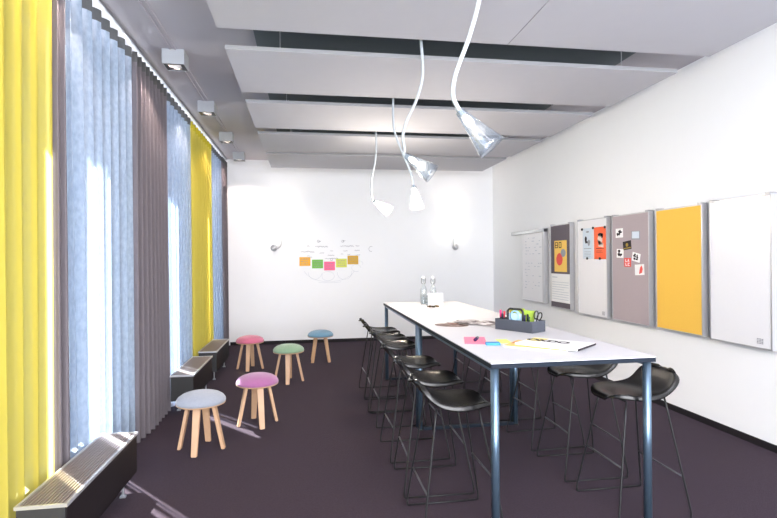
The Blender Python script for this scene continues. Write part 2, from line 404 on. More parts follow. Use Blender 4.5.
def bar_stool():
    t = thing('bar_stool', 'x', 'bar stool')
    s = link('seat_shell', seat_mesh(), [M_black, M_rim], t, True)
    sb = s.modifiers.new('sub', 'SUBSURF'); sb.levels = 1; sb.render_levels = 1
    so = s.modifiers.new('sol', 'SOLIDIFY'); so.thickness = 0.016; so.offset = -1; so.thickness = 0.012
    R = 0.0062
    for sy in (-1, 1):
        # each side: a sled rail on the floor with a leg rising at both ends
        front = smoothpath([(0.235, sy*0.24, R), (0.238, sy*0.239, 0.03), (0.225, sy*0.232, 0.12), (0.12, sy*0.145, 0.714)], 5)
        rear = smoothpath([(-0.235, sy*0.24, R), (-0.238, sy*0.239, 0.03), (-0.228, sy*0.232, 0.12), (-0.135, sy*0.145, 0.735)], 5)
        link('leg', tube(nb(), front, R, 8), M_wire, t, True)
        link('leg', tube(nb(), rear, R, 8), M_wire, t, True)
        link('sled_rail', tube(nb(), [(-0.235, sy*0.24, R), (0.235, sy*0.24, R)], R, 8), M_wire, t, True)
    def at(z, x0, x1, zt): k = (z-0.03)/(zt-0.03); return x0+(x1-x0)*k, 0.239+(0.145-0.239)*k
    for (z, x0, x1, zt) in ((0.33, 0.238, 0.12, 0.714), (0.26, -0.238, -0.135, 0.735)):
        x, y = at(z, x0, x1, zt)
        link('footrest', tube(nb(), [(x, -y, z), (x, y, z)], R*0.95, 8), M_rest, t, True)
    link('seat_support', tube(nb(), [(0.12, -0.145, 0.712), (0.12, 0.145, 0.712)], R, 8), M_wire, t, True)
    return t
proto = bar_stool(); kids = tree(proto)
left = ['black bar stool at the left table side, nearest the camera', 'second black bar stool from the camera on the left table side',
        'third black bar stool from the camera on the left table side', 'fourth black bar stool from the camera on the left table side',
        'fifth black bar stool on the left table side, last but one', 'black bar stool at the left table side, furthest from the camera']
for i, (y, dz) in enumerate(zip((3.055, 3.63, 4.24, 5.095, 5.61, 6.17), (0.0, -0.03, 0.02, 0.0, -0.04, 0.03))):
    if i == 0:
        o = proto; o.location = (0.865, y, 0); o.rotation_euler = (0, 0, dz); o['label'] = left[0]
    else: o = dup(proto, kids, (0.865+0.008*(i % 2), y, 0), dz, left[i])
    o['group'] = 'bar stools along the left table side'
right = ['black bar stool at the right table corner, nearest the camera', 'second black bar stool from the camera on the right table side',
         'third bar stool on the right side, its seat hidden by the table top', 'fourth bar stool on the right side, seen as wire legs under the table',
         'fifth bar stool on the right side, wire legs seen beneath the far table', 'furthest bar stool on the right side of the far table']
for i, (y, dz) in enumerate(zip((3.055, 3.68, 4.29, 5.095, 5.65, 6.2), (0.0, -0.03, 0.04, 0, 0.02, -0.03))):
    o = dup(proto, kids, (2.045, y, 0), PI+dz, right[i]); o['group'] = 'bar stools along the right table side'

# ------------------------------------------------------------------ low wooden stools
M_wood = mat('pale_ash_wood', srgb(190, 154, 122), 0.5, noise=0.12, scale=14)
def low_stool(x, y, ang, m, label):
    t = thing('low_stool', label, 'stool', (x, y, 0), ang, 'low stools with upholstered tops')
    link('cushion', lathe(nb(), [(0, 0.492), (0.06, 0.490), (0.11, 0.482), (0.155, 0.467), (0.185, 0.447), (0.200, 0.425), (0.203, 0.408), (0.198, 0.398), (0, 0.398)], 40), m, t, True)
    link('seat_plate', lathe(nb(), [(0, 0.385), (0.190, 0.385), (0.200, 0.390), (0.202, 0.398), (0, 0.3985)], 40), M_wood, t)
    for k in range(4):
        b = nb(); a = k*PI/2
        rt, rb, w0, w1, th = 0.105, 0.185, 0.031, 0.024, 0.014
        lo = [b.verts.new(((rb+dx)*1.0, dy, 0)) for dx, dy in ((-th, -w1), (th, -w1), (th, w1), (-th, w1))]
        hi = [b.verts.new(((rt+dx)*1.0, dy, 0.386)) for dx, dy in ((-th, -w0), (th, -w0), (th, w0), (-th, w0))]
        b.faces.new(lo[::-1]); b.faces.new(hi)
        for i in range(4): b.faces.new((lo[i], lo[(i+1) % 4], hi[(i+1) % 4], hi[i]))
        bmesh.ops.bevel(b, geom=list(b.edges), offset=0.004, segments=2, affect='EDGES')
        bmesh.ops.rotate(b, verts=b.verts, cent=(0, 0, 0), matrix=Matrix.Rotation(a, 3, 'Z'))
        link('leg', b, M_wood, t)
def felt(n, c): return mat(n, c, 0.95, noise=0.12, scale=60, bump=0.25, bscale=300, Sheen_Weight=0.3)
low_stool(-0.90, 4.60, math.radians(-97), felt('grey_felt', srgb(138, 143, 154)), 'low wooden stool with light grey cushion, nearest the camera')
low_stool(-0.49, 5.21, math.radians(-72), felt('plum_felt', srgb(148, 90, 134)), 'low wooden stool with purple-pink cushion right of the grey stool')
low_stool(-0.25, 6.95, math.radians(-93), felt('green_felt', srgb(122, 150, 122)), 'low wooden stool with sage green cushion')
low_stool(-0.84, 7.86, math.radians(-96), felt('pink_felt', srgb(186, 98, 126)), 'low wooden stool with rose pink cushion beside the far heaters')
low_stool(0.20, 8.24, math.radians(-45), felt('blue_felt', srgb(96, 134, 158)), 'low wooden stool with blue cushion near the back wall')

# ------------------------------------------------------------------ pendants and sconces
def cone_mesh(L, r0, r1, Mx):
    prof = []
    for k in range(9):
        u = k/8; prof.append((r0+(r1-r0)*(u**1.15), L*u))
    prof += [(r1-0.003, L-0.001)] + [(max(0.006, r-0.003), z) for r, z in prof[:-1][::-1]]
    return lathe(nb(), prof, 32, Mx)
def pendant(pts, mouth, label, power, L=0.29, r1=0.088, bloom=0):
    top = Vector(pts[0])
    t = thing('pendant_lamp', label, 'pendant lamp', top, 0, 'white flexible tube pendants over the table')
    P = [Vector(p)-top for p in pts]; mo = Vector(mouth)-top
    d = (mo-P[-1]).normalized(); ap = mo - d*L
    link('ceiling_rose', lathe(nb(), [(0, -0.002), (0.05, -0.002), (0.05, -0.018), (0.02, -0.03), (0, -0.03)], 24), M_tube, t, True)
    path = smoothpath(P[:-1]+[ap-d*0.02, ap+d*0.03], 10); n = len(path)
    link('tube', tube(nb(), path, [0.0115+0.008*max(0, (i-n+12)/12) for i in range(n)], 12), M_tube, t, True)
    sh = link('shade', cone_mesh(L, 0.024, r1, align(ap, d)), M_cone, t, True)
    link('bulb', lathe(nb(), [(0, 0.03), (0.014, 0.035), (0.022, 0.06), (0.022, 0.085), (0.012, 0.105), (0, 0.11)], 20, align(ap, d)), M_bulb if power > 12 else M_bulbdim, sh, True)
    p = top+ap+d*0.15
    light('pendant_light', 'POINT', p, power, (1, 0.84, 0.66), shadow_soft_size=0.05)
pendant([(0.89, 2.53, 3.5), (0.89, 2.53, 3.36), (0.89, 2.53, 3.083), (0.876, 2.53, 2.914), (0.82, 2.53, 2.717), (0.75, 2.53, 2.533), (0.735, 2.53, 2.42), (0.768, 2.53, 2.346), (0.803, 2.53, 2.307)], (0.927, 2.495, 2.154), 'nearest white tube pendant with clear cone shade, its cord leaving the top of the picture', 0.4, L=0.253, r1=0.077)
pendant([(0.877, 3.88, 3.5), (0.877, 3.88, 3.36), (0.877, 3.88, 3.26), (0.888, 3.88, 3.112), (0.883, 3.88, 2.969), (0.83, 3.88, 2.797), (0.756, 3.88, 2.64), (0.729, 3.88, 2.526), (0.743, 3.88, 2.43), (0.786, 3.88, 2.365)], (0.946, 3.828, 2.242), 'second white tube pendant, its cord hanging out of the gap behind the nearest panel', 1, L=0.253, r1=0.077)
pendant([(0.886, 5.24, 3.5), (0.886, 5.24, 3.36), (0.886, 5.24, 3.24), (0.889, 5.24, 2.973), (0.932, 5.24, 2.809), (1.01, 5.24, 2.619), (1.066, 5.24, 2.481), (1.089, 5.24, 2.377)], (1.122, 5.197, 2.109), 'third white tube pendant, pointing down above the far table', 30, L=0.250, r1=0.076)
pendant([(0.887, 6.58, 3.5), (0.887, 6.58, 3.36), (0.887, 6.58, 3.245), (0.887, 6.58, 2.985), (0.866, 6.58, 2.812), (0.827, 6.58, 2.639), (0.818, 6.58, 2.466), (0.831, 6.58, 2.379), (0.874, 6.58, 2.327)], (1.039, 6.493, 2.206), 'glowing white tube pendant furthest back, closest to the back wall', 80, L=0.251, r1=0.076)
def sconce(x, dx, label):
    t = thing('wall_lamp', label, 'wall lamp', (x, YB, 1.83), 0, 'tube wall lamps on the back wall')
    link('base', lathe(nb(), [(0, 0.0), (0.062, 0.0), (0.064, 0.02), (0.055, 0.045), (0.03, 0.06), (0, 0.062)], 28, align((0, 0, 0), (0, -1, 0))), M_silver, t, True)
    pts = smoothpath([(0, -0.05, 0), (dx*0.4, -0.10, -0.015), (dx*0.85, -0.12, 0.03), (dx, -0.12, 0.12), (dx, -0.12, 0.22)], 8)
    link('tube', tube(nb(), pts, 0.011, 10), M_silver, t, True)
    sh = link('shade', cone_mesh(0.30, 0.020, 0.075, align((dx, -0.12, 0.22), (0, 0, 1))), M_cone, t, True)
    link('bulb', lathe(nb(), [(0, 0.03), (0.014, 0.035), (0.022, 0.06), (0.022, 0.12), (0.012, 0.15), (0, 0.155)], 20, align((dx, -0.12, 0.22), (0, 0, 1))), M_bulb, sh, True)
    light('wall_lamp_light', 'POINT', (x+dx, YB-0.16, 1.83+0.46), 2, (1, 0.88, 0.72), shadow_soft_size=0.05)
    light('wall_lamp_uplight', 'SPOT', (x+dx, YB-0.14, 1.83+0.40), 18, (1, 0.84, 0.68), direction=(0, -0.45, 1), spot_size=math.radians(125), spot_blend=0.6, shadow_soft_size=0.05)
sconce(-0.62, 0.15, 'glowing wall lamp on the left of the back wall, left of the sticky notes')
sconce(2.95, -0.07, 'glowing wall lamp on the right of the back wall, near the corner')

# ------------------------------------------------------------------ wall boards
XF = 3.685
def rect_yz(b, y0, y1, z0, z1, x0, x1, **k): return box(b, x0, x1, min(y0, y1), max(y0, y1), min(z0, z1), max(z0, z1), **k)
def board(y0, y1, z0, z1, m, label, frame=0.012):
    t = thing('wall_board', label, 'board', (XR, (y0+y1)/2, z0), 0, 'tall boards hung in a row on the right wall')
    h = (y1-y0)/2; H = z1-z0; xf = XF-XR
    link('surface', bx(xf, -0.012, -h+frame, h-frame, frame, H-frame), m, t)
    b = nb()
    for s in (-1, 1): box(b, xf-0.004, -0.008, min(s*h, s*(h-frame)), max(s*h, s*(h-frame)), 0, H)
    box(b, xf-0.004, -0.008, -h+frame, h-frame, 0, frame); box(b, xf-0.004, -0.008, -h+frame, h-frame, H-frame, H)
    link('frame', b, M_silver, t)
    for s in (-1, 1):
        link('hanging_clip', bx(xf-0.010, -0.002, s*(h-0.03)-0.022, s*(h-0.03)+0.022, H-0.012, H+0.014, 0.003), M_alu, t)
    for zz in (0.2, H-0.2):
        link('spacer', bx(-0.012, 0, -h+0.1, h-0.1, zz-0.02, zz+0.02), M_alu, t)
    return t
M_wb = mat('whiteboard_enamel', (0.76, 0.755, 0.78, 1), 0.28, noise=0.01)
M_yb = mat('yellow_pinboard', srgb(234, 186, 76), 0.85, noise=0.05, scale=90, bump=0.15)
M_gb = mat('mauve_grey_pinboard', srgb(168, 156, 160), 0.9, noise=0.06, scale=90, bump=0.2)
M_db = mat('charcoal_pinboard', srgb(98, 90, 98), 0.9, noise=0.08, scale=90, bump=0.2)
board(3.625, 4.275, 0.832, 2.10, M_wb, 'blank whiteboard nearest the camera, at the right picture edge')
board(4.365, 5.025, 0.840, 2.096, M_yb, 'bright yellow pinboard between blank whiteboard and grey pinboard')
board(5.135, 5.830, 0.838, 2.098, M_gb, 'mauve-grey pinboard with scattered small photo cards')
board(5.935, 6.645, 0.833, 2.10, M_wb, 'whiteboard with one blue and one orange poster')
board(6.845, 7.445, 0.850, 2.087, M_db, 'narrow charcoal pinboard with yellow flyer and white sheet')
# flip chart board, furthest
t = thing('flipchart_board', 'furthest white flip chart board with pale handwriting and a grey top rail', 'flipchart', (XR, 8.15, 0.89), 0)
link('surface', bx(-0.055, -0.012, -0.43, 0.36, 0.0, 1.15), M_wb, t)
b = nb(); box(b, -0.075, -0.008, -0.50, -0.435, -0.01, 1.17); link('side_profile', b, M_silver, t)
link('side_shadow_gap', bx(-0.06, -0.02, -0.434, -0.431, 0, 1.15), M_pin, t)
link('top_rail', bx(-0.085, -0.012, -0.50, 0.80, 1.115, 1.17, 0.004), M_alu, t)
link('bottom_rail', bx(-0.065, -0.012, -0.43, 0.33, -0.012, 0.0), M_silver, t)
b = nb(); rnd = random.Random(3)
for r in range(17):
    z = 1.03-r*0.052
    if rnd.random() < 0.2: continue
    y = 0.28 - rnd.random()*0.05
    while y > -0.32:
        L = rnd.uniform(0.03, 0.10)
        if rnd.random() < 0.6: box(b, -0.0565, -0.0552, y-L, y, z, z+rnd.uniform(0.006, 0.014))
        y -= L+rnd.uniform(0.02, 0.09)
link('handwriting', b, M_inkl, t)['kind'] = 'stuff'
# small printed maker's marks at the lower corner of the whiteboards
def board_mark(y, z, label):
    b = nb()
    for i in range(4):
        for j in range(3): box(b, XF-0.0055, XF-0.0045+0.001, y-0.03+j*0.022, y-0.014+j*0.022, z+i*0.012, z+i*0.012+0.007)
    tag(link('maker_mark', b, M_ink), label, 'printed mark')
board_mark(3.74, 0.875, 'small grey printed mark in the lower corner of the nearest whiteboard')
board_mark(6.02, 0.87, 'small grey printed mark below the posters on the poster whiteboard')

def colmat(n, rgb, rough=0.7): return mat(n, srgb(*rgb), rough, noise=0.04, scale=40, Specular_IOR_Level=0.15)
M_org, M_pb, M_dk, M_fly, M_red = colmat('orange_print', (238, 108, 72)), colmat('pale_blue_print', (204, 216, 228)), colmat('dark_print', (48, 44, 48)), colmat('yellow_print', (238, 198, 104)), colmat('red_print', (226, 92, 84))
M_gold = colmat('gold_print', (150, 128, 60)); M_skin = colmat('beige_print', (222, 198, 184)); M_gry = colmat('grey_print', (150, 154, 162))
def sheet(name, label, cat, y0, y1, z0, z1, m, x=XF, marks=(), th=0.0015, rot=0.0, group=None, par=None):
    """a flat sheet on a board; marks = (name, material, polygons in 0..1 sheet coordinates, left to right as seen)"""
    t = thing(name, label, cat, (x, (y0+y1)/2, (z0+z1)/2), 0, group)
    t.rotation_euler = (rot, 0, 0)
    H = z1-z0; W = y1-y0
    link('sheet', bx(-th-0.004, -0.004, -W/2, W/2, -H/2, H/2), m, t)
    for (nm, mm, polys) in marks:
        b = nb()
        for pl in polys:
            A = [b.verts.new((-th-0.0055, W/2-u*W, -H/2+v*H)) for u, v in pl]; B = [b.verts.new((-th-0.0042, W/2-u*W, -H/2+v*H)) for u, v in pl]
            b.faces.new(A); b.faces.new(B[::-1])
            for i in range(len(pl)): b.faces.new((A[i], B[i], B[(i+1) % len(pl)], A[(i+1) % len(pl)]))
        bmesh.ops.recalc_face_normals(b, faces=b.faces)
        link(nm, b, mm, t)
    return t
def rc(u0, u1, v0, v1): return [(u0, v0), (u1, v0), (u1, v1), (u0, v1)]
def el(u, v, a, c, n=16, p=0.0): return [(u+a*math.cos(2*PI*k/n)*(1+p*math.sin(3*2*PI*k/n)), v+c*math.sin(2*PI*k/n)) for k in range(n)]
sheet('flyer', 'yellow flyer with red and grey circles on the charcoal pinboard', 'flyer', 6.94, 7.315, 1.39, 1.85, M_fly, marks=(
    ('print_circle', M_red, [el(0.42, 0.40, 0.26, 0.20)]), ('print_circle', M_gry, [el(0.72, 0.60, 0.20, 0.13)]), ('print_lettering', M_dk, [rc(0.06, 0.10, 0.76, 0.95), rc(0.26, 0.30, 0.76, 0.95), rc(0.06, 0.30, 0.76, 0.785), rc(0.06, 0.30, 0.84, 0.865), rc(0.06, 0.30, 0.925, 0.95),
        rc(0.38, 0.42, 0.76, 0.95), rc(0.54, 0.58, 0.76, 0.95), rc(0.38, 0.58, 0.76, 0.785), rc(0.38, 0.58, 0.925, 0.95)])))
sheet('printed_sheet', 'white printed sheet with thin text under the yellow flyer', 'paper sheet', 6.86, 7.425, 0.94, 1.36, M_paper, marks=(
    ('print_lines', M_inkl, [rc(0.06, 0.35, 0.86, 0.89)]+[rc(0.06, 0.94 if k != 4 else 0.7, 0.10+0.085*k, 0.115+0.085*k) for k in range(8)]),))
sheet('poster', 'pale blue poster with a grey portrait, left of the orange poster', 'poster', 6.255, 6.50, 1.58, 1.985, M_pb, marks=(
    ('portrait', M_dk, [el(0.32, 0.62, 0.10, 0.12, p=0.2), el(0.44, 0.54, 0.06, 0.04)]), ('portrait', M_gry, [el(0.62, 0.52, 0.13, 0.10, p=0.15)]), ('print_heading', M_gry, [el(0.50, 0.88, 0.16, 0.03)]),
    ('print_lines', M_gry, [rc(0.12, 0.86, 0.325, 0.345)]+[rc(0.16, 0.8, 0.08+0.05*k, 0.09+0.05*k) for k in range(4)])))
sheet('poster', 'orange poster with a black and white portrait', 'poster', 5.955, 6.222, 1.575, 1.985, M_org, marks=(
    ('portrait', M_skin, [el(0.52, 0.60, 0.20, 0.16, p=0.08), [(0.36, 0.40), (0.8, 0.36), (0.78, 0.5), (0.5, 0.54)]]), ('portrait', M_dk, [el(0.55, 0.76, 0.22, 0.05), el(0.46, 0.52, 0.10, 0.05, p=0.2), el(0.68, 0.72, 0.08, 0.07)]),
    ('print_lines', M_dk, [rc(0.18, 0.84, 0.325, 0.345), rc(0.2, 0.7, 0.25, 0.258), rc(0.2, 0.76, 0.21, 0.218)])))
def magnet(y, z, label):
    tag(link('magnet', lathe(nb(), [(0, 0.0), (0.017, 0.0), (0.017, 0.008), (0.014, 0.012), (0, 0.012)], 16, align((XF-0.0065, y, z), (-1, 0, 0))), M_pin, None, True), label, 'magnet', 'round black magnets')
magnet(6.510, 1.975, 'black magnet at the top left corner of the blue poster')
magnet(6.238, 1.980, 'black magnet at the top between the blue and orange posters')
magnet(5.968, 1.975, 'black magnet at the top right corner of the orange poster')
magnet(6.385, 1.585, 'black magnet at the bottom of the blue poster')
magnet(6.085, 1.582, 'black magnet at the bottom of the orange poster')
def ph(rnd, n=5): return [el(rnd.uniform(.25, .75), rnd.uniform(.25, .75), rnd.uniform(.08, .2), rnd.uniform(.08, .2), 9, .3) for _ in range(n)]
rr = random.Random(5)
G = 'cards pinned to the mauve-grey board'
sheet('photo_card', 'black and white photo card, topmost left on the mauve-grey board', 'photo card', 5.60, 5.745, 1.83, 1.94, M_paper, marks=(('photo_print', M_dk, ph(rr)),), group=G)
sheet('photo_card', 'pale blue-grey card at the top right of the mauve-grey board', 'photo card', 5.285, 5.443, 1.795, 1.895, M_gry, marks=(('photo_print', M_pb, [rc(0.12, 0.9, 0.15, 0.92)]),), rot=0.03, group=G)
sheet('photo_card', 'dark card with golden print in the middle of the mauve-grey board', 'photo card', 5.445, 5.60, 1.685, 1.785, M_dk, marks=(('photo_print', M_gold, [el(0.5, 0.55, 0.16, 0.22), rc(0.06, 0.94, 0.12, 0.24)]),), rot=-0.10, group=G)
sheet('photo_card', 'black and white photo card left of the red card', 'photo card', 5.592, 5.728, 1.59, 1.695, M_paper, marks=(('photo_print', M_dk, ph(rr, 6)),), rot=0.05, group=G)
sheet('photo_card', 'black and white photo card tilted, below the dark golden card', 'photo card', 5.285, 5.43, 1.545, 1.645, M_paper, marks=(('photo_print', M_dk, ph(rr, 7)),), rot=0.2, group=G)
sheet('photo_card', 'red card with white block letters on the mauve-grey board', 'photo card', 5.452, 5.58, 1.485, 1.588, M_red, marks=(('white_lettering', M_paper, [rc(.2, .28, .55, .88), rc(.2, .42, .55, .62), [(.5, .55), (.58, .55), (.68, .88), (.6, .88)], [(.78, .55), (.7, .55), (.6, .88), (.68, .88)], rc(.2, .28, .12, .45), rc(.2, .45, .12, .19), rc(.55, .63, .12, .45), rc(.55, .82, .12, .19), rc(.55, .82, .38, .45)]),), group=G)
sheet('photo_card', 'white card with a red brush shape, lowest on the mauve-grey board', 'photo card', 5.215, 5.38, 1.395, 1.515, M_paper, marks=(('red_print', M_red, [[(0.45, 0.1), (0.75, 0.2), (0.85, 0.55), (0.75, 0.9), (0.58, 0.7), (0.5, 0.4)]]),), rot=-0.05, group=G)

# ------------------------------------------------------------------ sticky notes and marker drawing on the back wall
def note(x, z, col, label):
    t = thing('sticky_note', label, 'sticky note', (x, YB, z), 0, 'sticky notes on the back wall')
    b = nb(); s = 0.105; n = 6; V = []
    for j in range(n+1):
        V.append([b.verts.new((-s+2*s*i/n, -0.003-0.010*((1-j/n)**2), -s*0.8+1.6*s*j/n)) for i in range(n+1)])
    for j in range(n):
        for i in range(n): b.faces.new((V[j][i], V[j][i+1], V[j+1][i+1], V[j+1][i]))
    link('paper', b, mat('note_paper', srgb(*col), 0.8, noise=0.05, scale=20), t, True)
    b = nb(); rnd = random.Random(int(x*100)+9)
    for r in range(3):
        zz = 0.045-r*0.045; xx = -0.075
        while xx < 0.06:
            L = rnd.uniform(0.015, 0.04); box(b, xx, xx+L, -0.0145, -0.0135, zz-0.006, zz+rnd.uniform(0.0, 0.008)); xx += L+0.012
    link('handwriting', b, M_ink, t)
note(-0.04, 1.566, (232, 172, 60), 'orange sticky note at the left end of the row')
note(0.20, 1.516, (118, 184, 84), 'green sticky note, second from left')
note(0.43, 1.475, (240, 110, 150), 'pink sticky note, lowest in the middle of the row')
note(0.66, 1.530, (206, 212, 96), 'lime sticky note between pink and ochre ones')
note(0.885, 1.588, (206, 162, 48), 'ochre sticky note at the right end of the row')
def stroke(b, pts, r=0.004):
    tube(b, pts, r, 4, cap=False)
b = nb(); rnd = random.Random(11)
def word(x, z, L, h=0.022, r=0.0045):
    pts = []; n = int(L/0.012)
    for i in range(n+1): pts.append((x+L*i/n, YB-0.004, z+h*rnd.uniform(-0.5, 0.5)))
    stroke(b, pts, r)
for (x, z, L) in ((0.0, 1.86, 0.05), (-0.12, 1.755, 0.26), (0.0, 1.67, 0.06), (0.02, 1.60+0.04, 0.08), (0.22, 1.955, 0.05), (0.16, 1.85, 0.24), (0.24, 1.73, 0.09),
                  (0.45, 1.77, 0.05), (0.40, 1.68, 0.12), (0.34, 1.62, 0.26), (0.69, 1.955, 0.05), (0.64, 1.86, 0.26), (0.70, 1.77, 0.08), (0.65, 1.70, 0.05), (0.78, 1.70, 0.05),
                  (0.94, 1.86, 0.07), (0.92, 1.77, 0.10), (0.94, 1.68, 0.09)): word(x, z, L)
for (x, z) in ((0.47, 1.60), (0.22, 1.955), (0.69, 1.955)):
    stroke(b, [(x+0.022*math.cos(a*PI/5), YB-0.004, z+0.022*math.sin(a*PI/5)) for a in range(11)])
tag(link('marker_writing', b, M_ink), 'grey handwritten words and loops above the sticky notes', 'writing')
b = nb()
def arc(cx, cz, rx, rz, a0, a1, n=20): stroke(b, [(cx+rx*math.cos(math.radians(a0+(a1-a0)*k/n)), YB-0.003, cz+rz*math.sin(math.radians(a0+(a1-a0)*k/n))) for k in range(n+1)], 0.0025)
arc(0.43, 1.45, 0.50, 0.28, 195, 345); arc(0.15, 1.36, 0.13, 0.14, 180, 350); arc(0.40, 1.28, 0.12, 0.09, 0, 360); arc(0.72, 1.33, 0.14, 0.12, 170, 380); arc(0.95, 1.43, 0.09, 0.07, 0, 300); arc(1.0, 1.52, 0.08, 0.05, -30, 200)
arc(0.43, 1.17, 0.22, 0.02, 180, 360)
tag(link('marker_drawing', b, M_inkl), 'faint pale marker arcs under the sticky notes', 'drawing')
b = nb(); stroke(b, [(1.245+0.045*math.cos(math.radians(60+a*12)), YB-0.004, 1.80+0.05*math.sin(math.radians(60+a*12))) for a in range(20)], 0.004)
tag(link('marker_writing', b, M_ink), 'small lone curved marker stroke right of the notes', 'writing')

# ------------------------------------------------------------------ things on the table
TZ = 1.02
# grey desk organiser
t = thing('desk_organiser', 'grey open box organiser full of pens on the table', 'organiser', (1.68, 3.94, TZ), math.radians(-60))
M_org2 = mat('grey_board_box', srgb(66, 70, 80), 0.7)
b = nb(); a_, c_, h_ = 0.18, 0.085, 0.088
box(b, -a_, a_, -c_, c_, 0, 0.006)
box(b, -a_, a_, -c_, -c_+0.006, 0.006, h_); box(b, -a_, a_, c_-0.006, c_, 0.006, h_); box(b, -a_, -a_+0.006, -c_+0.006, c_-0.006, 0.006, h_); box(b, a_-0.006, a_, -c_+0.006, c_-0.006, 0.006, h_)
link('box', b, M_org2, t)
OM = Matrix.Translation((1.68, 3.94, TZ)) @ Matrix.Rotation(math.radians(-60), 4, 'Z')
def inbox(p): return OM @ Vector(p)
# black-framed tape dispenser standing in the box
t = thing('tape_dispenser', 'black rounded hand tape dispenser with pale blue middle standing in the organiser', 'tape dispenser', inbox((-0.02, -0.03, 0.016)), math.radians(-60))
def rrect(w, h, r, n=6):
    o = []
    for (cx, cz, a0) in ((w-r, h-r, 0), (-w+r, h-r, 90), (-w+r, r, 180), (w-r, r, 270)):
        for k in range(n+1): a = math.radians(a0+90*k/n); o.append((cx+r*math.cos(a), 0, cz+r*math.sin(a)))
    return o
P = rrect(0.075, 0.155, 0.03); P.append(P[0])
link('body', tube(nb(), P, 0.009, 8, cap=False), M_pin, t, True)
link('tape_roll', lathe(nb(), [(0.035, -0.01), (0.045, -0.01), (0.045, 0.01), (0.035, 0.01), (0.035, -0.01)], 24, align((0.0, 0, 0.10), (0, 1, 0))), colmat('blue_tape', (150, 190, 215)), t, True)
link('core_plate', bx(-0.06, 0.06, -0.003, 0.003, 0.02, 0.12), colmat('pale_blue_plate', (176, 202, 220)), t)
# notepads standing in the box
def pad(x, y, wd, ht, col, label, rz=0.0):
    tag(link('notepad', bx(-wd/2, wd/2, -0.006, 0.006, 0, ht, 0.001), colmat('pad_paper', col), None, loc=inbox((x, y, 0.0065)), rot=(0, 0, math.radians(-60)+rz)), label, 'notepad', 'notepads standing in the organiser')
pad(-0.045, 0.035, 0.13, 0.165, (186, 202, 78), 'lime notepad standing at the back of the organiser')
pad(0.072, 0.030, 0.10, 0.155, (160, 188, 76), 'green notepad standing right of the black tape dispenser', 0.05)
pad(-0.10, 0.052, 0.07, 0.160, (240, 200, 90), 'orange-yellow notepad peeking out at the left rear of the organiser', 0.05)
def pen(x, y, lx, ly, ht, col, label, r=0.0075):
    t = thing('marker_pen', label, 'marker pen', inbox((x, y, 0.0065)), 0, 'pens in the organiser')
    d = OM.to_3x3() @ Vector((lx, ly, 1)).normalized()
    m = colmat('pen_colour', col, 0.35)
    link('barrel', tube(nb(), [d*0.004, d*(ht*0.62)], r, 12), M_pin, t, True)
    link('cap', tube(nb(), [d*(ht*0.62), d*(ht*0.97), d*ht], [r*1.12, r*1.12, r*0.7], 12), m, t, True)
pen(-0.150, -0.05, -0.05, 0.05, 0.150, (214, 60, 110), 'pink-capped marker at the left end of the organiser')
pen(-0.165, 0.0, 0.02, 0.1, 0.135, (226, 70, 84), 'red-capped marker behind the pink one')
pen(-0.125, -0.055, 0.0, -0.02, 0.125, (40, 46, 60), 'dark marker between the pink marker and the tape dispenser')
pen(-0.105, -0.03, 0.08, 0.1, 0.130, (60, 90, 110), 'teal marker leaning beside the tape dispenser')
pen(0.075, -0.05, 0.1, 0.0, 0.125, (44, 40, 66), 'dark purple marker right of the tape dispenser')
pen(0.095, -0.02, -0.1, 0.1, 0.130, (36, 38, 40), 'black marker in front of the green notepad')
pen(0.118, -0.055, 0.05, 0.1, 0.115, (50, 70, 50), 'dark green marker near the right end of the organiser')
# scissors
sp = inbox((0.115, 0.02, 0.0))
t = thing('scissors', 'black-handled scissors standing handles up at the right end of the organiser', 'scissors', sp, math.radians(-60))
for s in (-1, 1):
    b = nb(); dirv = Vector((0.34+0.12*s, 0, 1)).normalized()
    tube(b, [Vector((0, 0.003*s, 0.012)), dirv*0.10+Vector((0, 0.003*s, 0))], [0.003, 0.006], 6); link('blade', b, M_silver, t, True)
    c0 = dirv*0.135+Vector((0, 0.003*s, 0)); ring = []
    side = Vector((dirv.z, 0, -dirv.x))
    for k in range(17):
        a = 2*PI*k/16; ring.append(c0+dirv*0.032*math.cos(a)+side*0.018*math.sin(a))
    link('handle', tube(nb(), ring, 0.005, 8, cap=False), M_pin, t, True)

# text helper for printed lettering
def text_mesh(body, size, m, parent, Mx, bold=0.0):
    cu = bpy.data.curves.new('lettering', 'FONT'); cu.body = body; cu.size = size; cu.extrude = 0.0004; cu.align_x = 'CENTER'; cu.align_y = 'CENTER'; cu.offset = bold; cu.resolution_u = 6
    o = bpy.data.objects.new('lettering_tmp', cu); C.objects.link(o)
    dg = bpy.context.evaluated_depsgraph_get(); me = bpy.data.meshes.new_from_object(o.evaluated_get(dg)); bpy.data.objects.remove(o)
    me.transform(Mx); q = bpy.data.objects.new('lettering', me); C.objects.link(q); me.materials.clear(); me.materials.append(m); q.parent = parent
    return q
def magazine(x, y, z, rz, lx, ly, th, m, label):
    t = thing('magazine', label, 'magazine', (x, y, z), rz, 'magazines on the table')
    link('cover', bx(-lx/2, lx/2, -ly/2, ly/2, th-0.0008, th), m, t)
    link('pages', bx(-lx/2+0.001, lx/2-0.001, -ly/2+0.001, ly/2-0.001, 0, th-0.0008), M_paper, t)
    return t
M_cream = colmat('cream_print', (222, 194, 122)); M_cov = colmat('white_cover', (240, 240, 240), 0.4)
m1 = magazine(1.505, 3.20, TZ, math.radians(-42), 0.40, 0.28, 0.008, M_cream, 'cream magazine lying underneath the white lettered one')
link('cover_patch', bx(-0.19, -0.05, -0.02, 0.06, 0.0082, 0.0086), colmat('terracotta_print', (204, 126, 96)), m1)
m2 = magazine(1.60, 3.185, TZ+0.0092, math.radians(-50.7), 0.42, 0.30, 0.012, M_cov, 'white magazine with bold black OKDO lettering near the table corner')
